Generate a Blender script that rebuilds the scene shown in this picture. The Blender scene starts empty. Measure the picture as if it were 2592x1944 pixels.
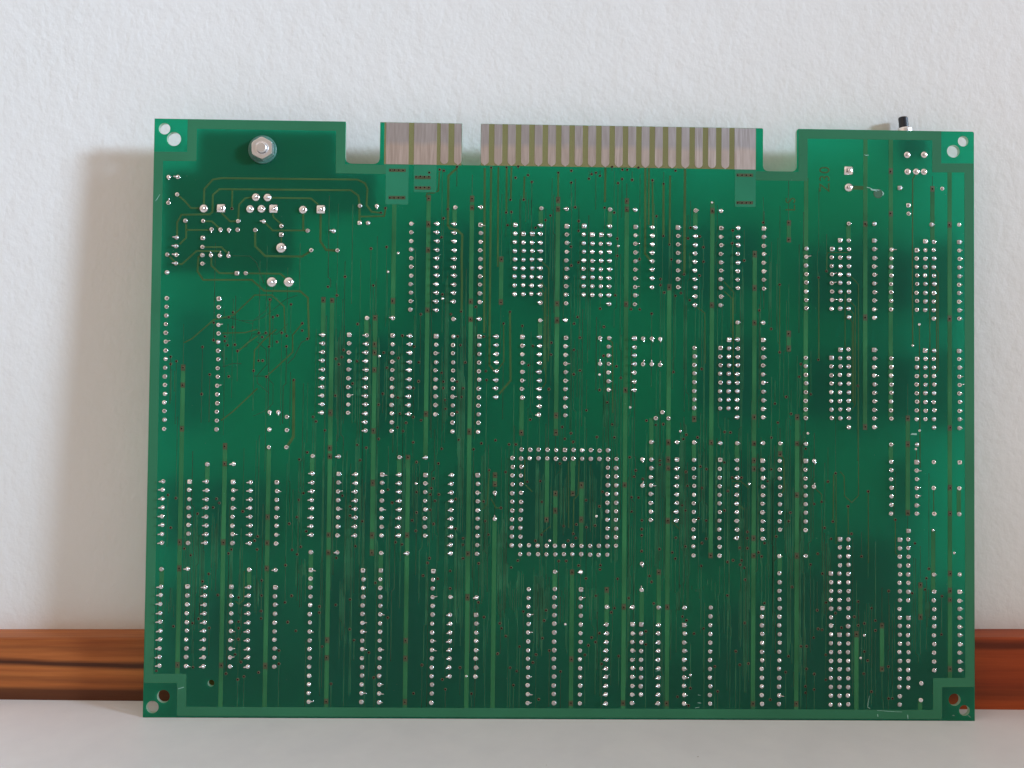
import bpy, bmesh, math, random
from mathutils import Vector, Matrix
from mathutils.geometry import tessellate_polygon

S = bpy.context.scene
C = S.collection
random.seed(7)
MM = 0.001
G = 0.00254            # board grid: a tenth of an inch

# ------------------------------------------------------------------ camera, world, lamps, exposure
cd = bpy.data.cameras.new('camera')
cam = bpy.data.objects.new('camera', cd); C.objects.link(cam)
cd.sensor_width = 36.0; cd.lens = 30.556; cd.clip_start = 0.005; cd.clip_end = 50
rx, up, fw = Vector((0.999789, -0.017151, 0.011308)), Vector((-0.010909, 0.023177, 0.999672)), Vector((0.017408, 0.999584, -0.022985))
m = Matrix((rx, up, -fw)).transposed().to_4x4(); m.translation = Vector((0.101807, -0.250729, 0.103710))
cam.matrix_world = m
S.camera = cam

w = bpy.data.worlds.new('World'); S.world = w; w.use_nodes = True
wn, wl = w.node_tree.nodes, w.node_tree.links
bg = wn['Background']
tc = wn.new('ShaderNodeTexCoord'); sx = wn.new('ShaderNodeSeparateXYZ'); cr = wn.new('ShaderNodeValToRGB')
mr = wn.new('ShaderNodeMapRange')
wl.new(tc.outputs['Generated'], sx.inputs[0]); wl.new(sx.outputs['Z'], mr.inputs['Value'])
mr.inputs['From Min'].default_value = -1; mr.inputs['From Max'].default_value = 1
wl.new(mr.outputs[0], cr.inputs[0])
# the room behind the camera is darker than its sides
my = wn.new('ShaderNodeMapRange'); my.interpolation_type = 'SMOOTHSTEP'; wl.new(sx.outputs['Y'], my.inputs['Value'])
my.inputs['From Min'].default_value = -0.99; my.inputs['From Max'].default_value = -0.62
my.inputs['To Min'].default_value = 0.24; my.inputs['To Max'].default_value = 1.0
vm = wn.new('ShaderNodeVectorMath'); vm.operation = 'SCALE'; wl.new(cr.outputs[0], vm.inputs[0]); wl.new(my.outputs[0], vm.inputs['Scale'])
# and the side towards the window wall dimmer than the open room on the left
mx_ = wn.new('ShaderNodeMapRange'); mx_.interpolation_type = 'SMOOTHSTEP'; wl.new(sx.outputs['X'], mx_.inputs['Value'])
mx_.inputs['From Min'].default_value = -0.8; mx_.inputs['From Max'].default_value = 0.8
mx_.inputs['To Min'].default_value = 1.16; mx_.inputs['To Max'].default_value = 0.66
vm2 = wn.new('ShaderNodeVectorMath'); vm2.operation = 'SCALE'; wl.new(vm.outputs[0], vm2.inputs[0]); wl.new(mx_.outputs[0], vm2.inputs['Scale'])
wl.new(vm2.outputs[0], bg.inputs[0])
cr.color_ramp.elements[0].color = (0.42, 0.32, 0.25, 1); cr.color_ramp.elements[0].position = 0.25
cr.color_ramp.elements[1].color = (0.93, 0.78, 0.665, 1); cr.color_ramp.elements[1].position = 0.8
bg.inputs[1].default_value = 1.0

def lamp(name, loc, aim, power, col, size, half=None):
    l = bpy.data.lights.new(name, 'SPOT' if half else 'AREA'); o = bpy.data.objects.new(name, l); C.objects.link(o)
    o.location = loc; o.rotation_euler = (Vector(aim) - Vector(loc)).to_track_quat('-Z', 'Y').to_euler()
    l.energy = power; l.color = col
    if half:
        l.spot_size = math.radians(2 * half); l.spot_blend = 1.0; l.shadow_soft_size = size
    else:
        l.size = size
    return o
D = Vector((2.2, -1.0, 0.55)).normalized()
aim = Vector((-0.13, 0.02, 0.235))
lamp('window_light', aim + D * 2.4, aim, 640, (0.61, 0.80, 1.0), 0.25, 6.1)
lamp('warm_fill_light', (0.62, -0.30, 0.10), (0.24, 0.0, 0.04), 0.08, (1.0, 0.55, 0.28), 0.12)  # unseen fill lamp, added to warm the lower right

S.view_settings.view_transform = 'Standard'; S.view_settings.look = 'None'
S.view_settings.gamma = 1; S.view_settings.exposure = 0.0
S.render.engine = 'CYCLES'
S.cycles.use_denoising = True

# ------------------------------------------------------------------ materials
def mat(name):
    m = bpy.data.materials.new(name); m.use_nodes = True
    return m, m.node_tree.nodes, m.node_tree.links, m.node_tree.nodes['Principled BSDF']
def simple(name, col, rough=0.5, metal=0.0, spec=0.5, var=0.0, scale=300.0, bump=0.0, bscale=800):
    m, n, l, b = mat(name)
    b.inputs['Base Color'].default_value = (*col, 1); b.inputs['Roughness'].default_value = rough
    b.inputs['Metallic'].default_value = metal; b.inputs['Specular IOR Level'].default_value = spec
    t = n.new('ShaderNodeTexCoord')
    if var:
        z = n.new('ShaderNodeTexNoise'); z.inputs['Scale'].default_value = scale; z.inputs['Detail'].default_value = 5
        l.new(t.outputs['Object'], z.inputs['Vector'])
        r = n.new('ShaderNodeMapRange'); r.inputs['From Min'].default_value = .3; r.inputs['From Max'].default_value = .7
        r.inputs['To Min'].default_value = 1 - var; r.inputs['To Max'].default_value = 1 + var
        l.new(z.outputs[0], r.inputs['Value'])
        x = n.new('ShaderNodeVectorMath'); x.operation = 'SCALE'; x.inputs[0].default_value = col
        l.new(r.outputs[0], x.inputs['Scale']); l.new(x.outputs[0], b.inputs['Base Color'])
    if bump:
        z = n.new('ShaderNodeTexNoise'); z.inputs['Scale'].default_value = bscale; z.inputs['Detail'].default_value = 3
        l.new(t.outputs['Object'], z.inputs['Vector'])
        p = n.new('ShaderNodeBump'); p.inputs['Strength'].default_value = 1; p.inputs['Distance'].default_value = bump
        l.new(z.outputs[0], p.inputs['Height']); l.new(p.outputs[0], b.inputs['Normal'])
    return m

# green lacquered glass-fibre laminate: a thin sheet that lets some light through
def laminate(name, col, tcol, amount, var):
    m, n, l, b = mat(name)
    t = n.new('ShaderNodeTexCoord')
    z = n.new('ShaderNodeTexNoise'); z.inputs['Scale'].default_value = 28; z.inputs['Detail'].default_value = 6; z.inputs['Roughness'].default_value = .6
    l.new(t.outputs['Object'], z.inputs['Vector'])
    r = n.new('ShaderNodeMapRange'); r.inputs['From Min'].default_value = .3; r.inputs['From Max'].default_value = .7
    r.inputs['To Min'].default_value = 1 - var; r.inputs['To Max'].default_value = 1 + var
    l.new(z.outputs[0], r.inputs['Value'])
    z2 = n.new('ShaderNodeTexNoise'); z2.inputs['Scale'].default_value = 2600; z2.inputs['Detail'].default_value = 2
    l.new(t.outputs['Object'], z2.inputs['Vector'])
    r2 = n.new('ShaderNodeMapRange'); r2.inputs['From Min'].default_value = .3; r2.inputs['From Max'].default_value = .7
    r2.inputs['To Min'].default_value = .92; r2.inputs['To Max'].default_value = 1.08
    l.new(z2.outputs[0], r2.inputs['Value'])
    mu = n.new('ShaderNodeMath'); mu.operation = 'MULTIPLY'; l.new(r.outputs[0], mu.inputs[0]); l.new(r2.outputs[0], mu.inputs[1])
    x = n.new('ShaderNodeVectorMath'); x.operation = 'SCALE'; x.inputs[0].default_value = col
    l.new(mu.outputs[0], x.inputs['Scale']); l.new(x.outputs[0], b.inputs['Base Color'])
    b.inputs['Roughness'].default_value = .32; b.inputs['Specular IOR Level'].default_value = .38
    tr = n.new('ShaderNodeBsdfTranslucent'); tr.inputs[0].default_value = (*tcol, 1)
    mx = n.new('ShaderNodeMixShader'); mx.inputs[0].default_value = amount
    l.new(b.outputs[0], mx.inputs[1]); l.new(tr.outputs[0], mx.inputs[2])
    l.new(mx.outputs[0], n['Material Output'].inputs[0])
    return m
M_MASK = laminate('green_lacquer', (0.005, 0.104, 0.065), (0.002, 0.98, 0.52), 0.42, 0.12)
M_BARE = laminate('bare_laminate', (0.25, 0.225, 0.105), (0.7, 0.6, 0.25), 0.15, 0.08)
M_EDGE = laminate('cut_edge', (0.45, 0.55, 0.46), (0.7, 0.85, 0.7), .4, .1)
M_COPPER = simple('lacquered_copper', (0.030, 0.168, 0.066), .40, spec=.22, var=.25, scale=60)
M_BORDER = simple('lacquered_border', (0.032, 0.185, 0.095), .38, spec=.25, var=.10, scale=35)
M_TRACE = simple('lacquered_track', (0.046, 0.115, 0.038), .4, spec=.25, var=.2, scale=120)
M_FINE = simple('lacquered_fine_track', (0.024, 0.132, 0.064), .35, spec=.3, var=.35, scale=160)
M_FINE2 = simple('lacquered_brown_track', (0.022, 0.088, 0.044), .4, spec=.3, var=.35, scale=160)
M_SOLDER = simple('solder', (0.84, 0.83, 0.86), .20, 1.0, var=.24, scale=330, bump=3e-5, bscale=2500)
M_DULL = simple('dull_solder', (0.62, 0.60, 0.60), .42, 1.0, var=.10, scale=900)
def contact_metal():
    m = simple('tinned_contact', (0.74, 0.70, 0.71), .32, 1.0); n, l = m.node_tree.nodes, m.node_tree.links; b = n['Principled BSDF']
    t = n.new('ShaderNodeTexCoord'); mp = n.new('ShaderNodeMapping'); l.new(t.outputs['Object'], mp.inputs[0]); mp.inputs['Scale'].default_value = (1, .05, 1)
    z = n.new('ShaderNodeTexNoise'); z.inputs['Scale'].default_value = 2600; z.inputs['Detail'].default_value = 4; l.new(mp.outputs[0], z.inputs['Vector'])
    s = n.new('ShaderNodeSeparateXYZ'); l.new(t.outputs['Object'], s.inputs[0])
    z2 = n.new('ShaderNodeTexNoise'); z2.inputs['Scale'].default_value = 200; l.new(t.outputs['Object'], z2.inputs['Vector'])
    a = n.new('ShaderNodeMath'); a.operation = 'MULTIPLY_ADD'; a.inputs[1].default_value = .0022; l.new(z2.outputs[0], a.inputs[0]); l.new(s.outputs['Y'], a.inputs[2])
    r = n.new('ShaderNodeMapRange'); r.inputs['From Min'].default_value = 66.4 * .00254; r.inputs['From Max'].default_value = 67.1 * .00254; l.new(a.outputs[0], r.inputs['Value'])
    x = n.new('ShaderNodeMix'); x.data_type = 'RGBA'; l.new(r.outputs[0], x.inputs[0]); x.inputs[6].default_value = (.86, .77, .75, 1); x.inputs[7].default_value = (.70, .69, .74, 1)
    k = n.new('ShaderNodeMapRange'); k.inputs['From Min'].default_value = .35; k.inputs['From Max'].default_value = .65; k.inputs['To Min'].default_value = .96; k.inputs['To Max'].default_value = 1.04; l.new(z.outputs[0], k.inputs['Value'])
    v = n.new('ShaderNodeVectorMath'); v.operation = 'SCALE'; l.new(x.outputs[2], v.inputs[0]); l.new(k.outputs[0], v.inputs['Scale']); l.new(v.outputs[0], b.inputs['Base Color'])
    k2 = n.new('ShaderNodeMapRange'); k2.inputs['From Min'].default_value = .3; k2.inputs['From Max'].default_value = .7; k2.inputs['To Min'].default_value = .34; k2.inputs['To Max'].default_value = .44; l.new(z.outputs[0], k2.inputs['Value']); l.new(k2.outputs[0], b.inputs['Roughness'])
    p = n.new('ShaderNodeBump'); p.inputs['Distance'].default_value = 6e-6; l.new(z.outputs[0], p.inputs['Height']); l.new(p.outputs[0], b.inputs['Normal'])
    return m
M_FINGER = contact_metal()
M_VIA = simple('via_ring', (0.15, 0.12, 0.07), .45)
M_BORE_SHADE = simple('via_bore_shade', (0.004, 0.003, 0.003), .9, spec=.1)  # black colour stands for the shade inside the drilled holes
M_PLATE = simple('zinc', (0.90, 0.88, 0.88), .42, 1.0, var=.05, scale=300)
M_WASHER = simple('corroded_washer', (0.055, 0.17, 0.14), .4, 0.0, var=.3, scale=700)
M_BLACK = simple('black_plastic', (0.018, 0.020, 0.030), .4, var=.1)
M_CHIP = simple('chip_plastic', (0.03, 0.03, 0.03), .5)
M_SCRATCH = simple('scratch', (0.30, 0.55, 0.48), .6, var=.3, scale=900)
M_HALO = simple('bared_copper', (0.060, 0.080, 0.036), .5, var=.3, scale=500)
M_SUPPLY = simple('lacquered_supply_pad', (0.026, 0.215, 0.118), .38, spec=.25, var=.10, scale=60)
M_BACK = simple('back_copper', (0.05, 0.14, 0.08), .5)

# ------------------------------------------------------------------ helpers
def link(name, me, m=None, parent=None, **props):
    o = bpy.data.objects.new(name, me); C.objects.link(o)
    if m and not me.materials: me.materials.append(m)
    if parent: o.parent = parent
    for k, v in props.items(): o[k] = v
    return o
class MB:
    def __init__(s): s.v = []; s.f = []; s.mi = []
    def add(s, vs, fs, mi=0):
        k = len(s.v); s.v += [tuple(x) for x in vs]; s.f += [tuple(i + k for i in f) for f in fs]; s.mi += [mi] * len(fs)
    def prism(s, pts, z0, z1, inset=0.0, mi=0, bottom=False):
        n = len(pts)
        cx = sum(p[0] for p in pts) / n; cy = sum(p[1] for p in pts) / n
        s.add([(x, y, z0) for x, y in pts] + [(x, y, z1) for x, y in pts],
              [(i, (i + 1) % n, n + (i + 1) % n, n + i) for i in range(n)] + [tuple(range(n, 2 * n))] + ([tuple(range(n - 1, -1, -1))] if bottom else []), mi)
    def strip(s, pts, wd, z0, z1):
        # a flat track of constant width along a polyline, mitred
        P = [Vector(p) for p in pts]; L = []; R = []
        for i, p in enumerate(P):
            a = (P[i] - P[i - 1]).normalized() if i else None
            b = (P[i + 1] - P[i]).normalized() if i < len(P) - 1 else None
            if a is None: a = b
            if b is None: b = a
            na = Vector((-a.y, a.x)); nb = Vector((-b.y, b.x)); q = (na + nb)
            q = q.normalized() if q.length > 1e-6 else na
            k = min(1.6, 1 / max(.3, q.dot(na)))
            L.append(p + q * wd / 2 * k); R.append(p - q * wd / 2 * k)
        n = len(P)
        vs = [(p.x, p.y, z1) for p in L] + [(p.x, p.y, z1) for p in R] + [(p.x, p.y, z0) for p in L] + [(p.x, p.y, z0) for p in R]
        fs = []
        for i in range(n - 1):
            fs += [(n + i, n + i + 1, i + 1, i), (i, i + 1, 2 * n + i + 1, 2 * n + i), (n + i + 1, n + i, 3 * n + i, 3 * n + i + 1)]
        s.add(vs, fs)
    def mesh(s, name, mats=(), smooth=False):
        me = bpy.data.meshes.new(name); me.from_pydata(s.v, [], s.f); me.update()
        for m_ in mats: me.materials.append(m_)
        if len(mats) > 1: me.polygons.foreach_set('material_index', s.mi)
        if smooth: me.polygons.foreach_set('use_smooth', [True] * len(me.polygons))
        return me
def circ(cx, cy, r, n=24, a0=0.0): return [(cx + r * math.cos(a0 + 2 * math.pi * i / n), cy + r * math.sin(a0 + 2 * math.pi * i / n)) for i in range(n)]

# ------------------------------------------------------------------ the place: table, skirting, wall
A = Vector((-0.047583, 0.0128035, 0.00035)); B = Vector((0.2631, 0.0084082, 0.00035))
ex = (B - A).normalized(); ny = Vector((-ex.y, ex.x, 0))
def at(s, d, z): p = A + ex * s + ny * d; return (p.x, p.y, z)
PAD_ROWS = ('''2 48 V 16 D -;8 48 V 16 D s;2 27 V 8 L -;5 27 V 8 R s;7 27 V 8 L -;10 27 V 8 R s;12 27 V 8 L -;15 27 V 8 R s;19 28 V 8 L -;22 28 V 8 R s;24 28 V 8 L -;
27 28 V 8 R s;29 28 V 8 L -;32 28 V 8 R s;35 28 V 10 L -;38 28 V 10 R s;2 15 V 10 L -;5 15 V 10 R s;7 15 V 10 L -;10 15 V 10 R s;12 15 V 10 L -;
15 15 V 10 R s;19 17 V 16 X s;25 17 V 16 X s;27 17 V 16 X s;33 17 V 16 X s;35 12 V 8 L -;38 12 V 8 R s;44 15 V 14 X -;47 15 V 14 F -;50 15 V 14 D s;
53 11 V 10 L -;56 11 V 10 R s;57 11 V 9 D s;59 11 V 10 L -;62 11 V 10 R s;65 13 V 12 D -;71 13 V 12 D s;73 17 V 16 D -;79 17 V 16 D s;80 21 V 9 H s;
80 10 V 9 D s;81 21 V 20 D -;87 21 V 20 D s;88 22 V 9 D s;88 12 V 9 D s;91 15 V 10 L -;94 15 V 10 R s;86 30 V 7 L -;89 30 V 7 R s;76 30 V 9 D s;
73 30 V 9 D -;68 30 V 10 L -;71 30 V 10 R s;63 30 V 12 D -;66 30 V 12 D s;58 30 V 8 R -;61 30 V 8 L s;43 31 H 11 D 6;42 30 H 13 D -;42 29 V 9 D -;
43 29 V 9 D -;53 29 V 9 D -;54 29 V 9 D -;42 20 H 13 D -;43 19 H 11 D -;30 57 V 11 R -;33 57 V 11 L -;35 57 V 10 L -;38 57 V 10 R s;20 44 V 10 L -;
23 44 V 10 R s;25 44 V 12 L -;28 44 V 12 R s;30 44 V 10 L -;33 44 V 10 R s;35 44 V 12 D -;38 44 V 12 D s;40 44 V 8 L -;43 44 V 8 R s;45 44 V 10 L -;
48 44 V 10 R s;42 57 V 9 H s;43 56 V 8 H s;44 56 V 8 H s;45 57 V 10 L -;48 57 V 10 R s;50 57 V 9 H s;51 56 V 8 H s;52 56 V 8 H s;53 57 V 10 L -;
56 57 V 10 R s;58 57 V 8 L -;61 57 V 8 R s;63 57 V 10 L -;66 57 V 10 R s;68 57 V 8 L -;71 57 V 8 R s;76 54.75 V 8 D -;79 54.75 V 8 D s;
80 55.75 V 9 H s;81 55.75 V 10 L -;84 55.75 V 10 R s;86 54.75 V 8 D -;89 54.75 V 8 D s;90 55.75 V 9 H s;91 55.75 V 10 L -;94 55.75 V 10 R s;
76 42 V 8 D -;79 42 V 8 D s;80 43 V 9 H s;81 43 V 10 L -;84 43 V 10 R s;86 42 V 8 D -;89 42 V 8 D s;90 43 V 9 H s;91 43 V 10 L -;94 43 V 10 R s;
63 43 V 8 D -;66 43 V 8 D s;67 44 V 9 H s;68 44 V 10 L -;71 44 V 10 R s;56 44 V 7 L s;53 44 V 7 R -''').replace('\n','')
SINGLES = ('''2 62 N;3 62 L;3 60 D;2 59 U;4 57 D;6 57 D;10 57 R;13 57 L;15 56.5 D;15 55.5 sD;7 56 N;8 56 N;9 56 N;10 56 F;12 56 F;18 56 R;21 56 L;3 55 L;3 54 L;
3 53 L;3 52 L;2 53 D;6 55 sD;6 54 R;6 53 R;6 52 R;7 53 U;8 53 U;9 53 U;18.5 53.75 D;6.05 58.46 D 1.32;8.04 58.45 sD 1.29;11.99 59.81 D 1.26;
13.33 59.83 D 1.26;11.33 58.47 D 1.26;12.66 58.49 D 1.26;14.01 58.49 sD 1.29;17.48 58.48 D 1.29;19.49 58.51 sD 1.32;15 54.01 D 1.6;24 59 D;26 59 N;
24 57 sD;25 57 D;21.5 53.75 D;2 51 D;10 51 sD;11 51 R;13.97 50 D 1.6;15.96 50.03 D 1.57;14 35 N;15 35 N;16 34.5 D;14 33 D;16 33 D;14 31 D;16 31 D;
7 29 R;10 29 L;19 30 R;22 30 L;29 30 R;32 30 L;19 19 R;22 19 L;27 19 R;30 19 L;2 17 R;5 17 L;12 17 R;15 17 L;35 14 R;38 14 L;47 17 R;50 17 L;53 13 R;
56 13 L;57 15 U;57 18 N;59 13 R;62 13 L;73 19 R;76 19 L;91 17 R;94 17 L;89.5 4.5 D;89.5 2.5 D;86 32 R;89 32 L;91 30 D;91 27 D;91 24 D;94 30 sD;94 27 D;
94 24 D;77 30 N;77 27 U;68 32 R;71 32 L;73 32 R;76 32 L;63 32 R;66 32 L;58 32 R;61 32 L;57 30 N;57 27 U;58.5 34.75 D;60 34.75 D;59.25 35.5 D;40 26 N;
40 23 U;35 59 R;38 59 L;25 46 R;28 46 L;35 46 R;38 46 L;45 46 R;48 46 L;45 59 R;48 59 L;53 59 R;56 59 L;63 59 R;66 59 L;80.96 63.96 sD 1.35;
80.96 61.98 D 1.35;87.9 65.94 D 1.07;89.87 65.95 D 1.07;87.9 63.95 D 1.04;88.91 63.97 D 1.04;89.87 63.96 D 1.04;87 62 sR;92 62 D;88 60 sD;88 59 D;
81 57.75 R;84 57.75 L;90.75 57.75 R;94 57.75 L;68 46 R;71 46 L;57 44 N;58 44 N;59 44 N;57 41 U;58 41 U;59 41 U;52 44 N;52 41 U''').replace('\n','')
TINNED = ('''28.49 53.58;27.36 51.39;33.68 48.36;26.48 41.61;51.97 39.75;55.56 36;64.94 59.99;54.02 54.75;30.91 26.98;51.74 23.39;46.37 20.53;61.41 33.29;
69.46 27.26;89.33 46.02;88.57 43.56;76.28 33.2;89.37 33.64;88.94 31.5;93.43 19.48;90.93 22.1;36.94 4.99;48.27 10.96;62.75 5.24;82.92 9.9;82.5 7.29''').replace('\n','')
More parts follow.
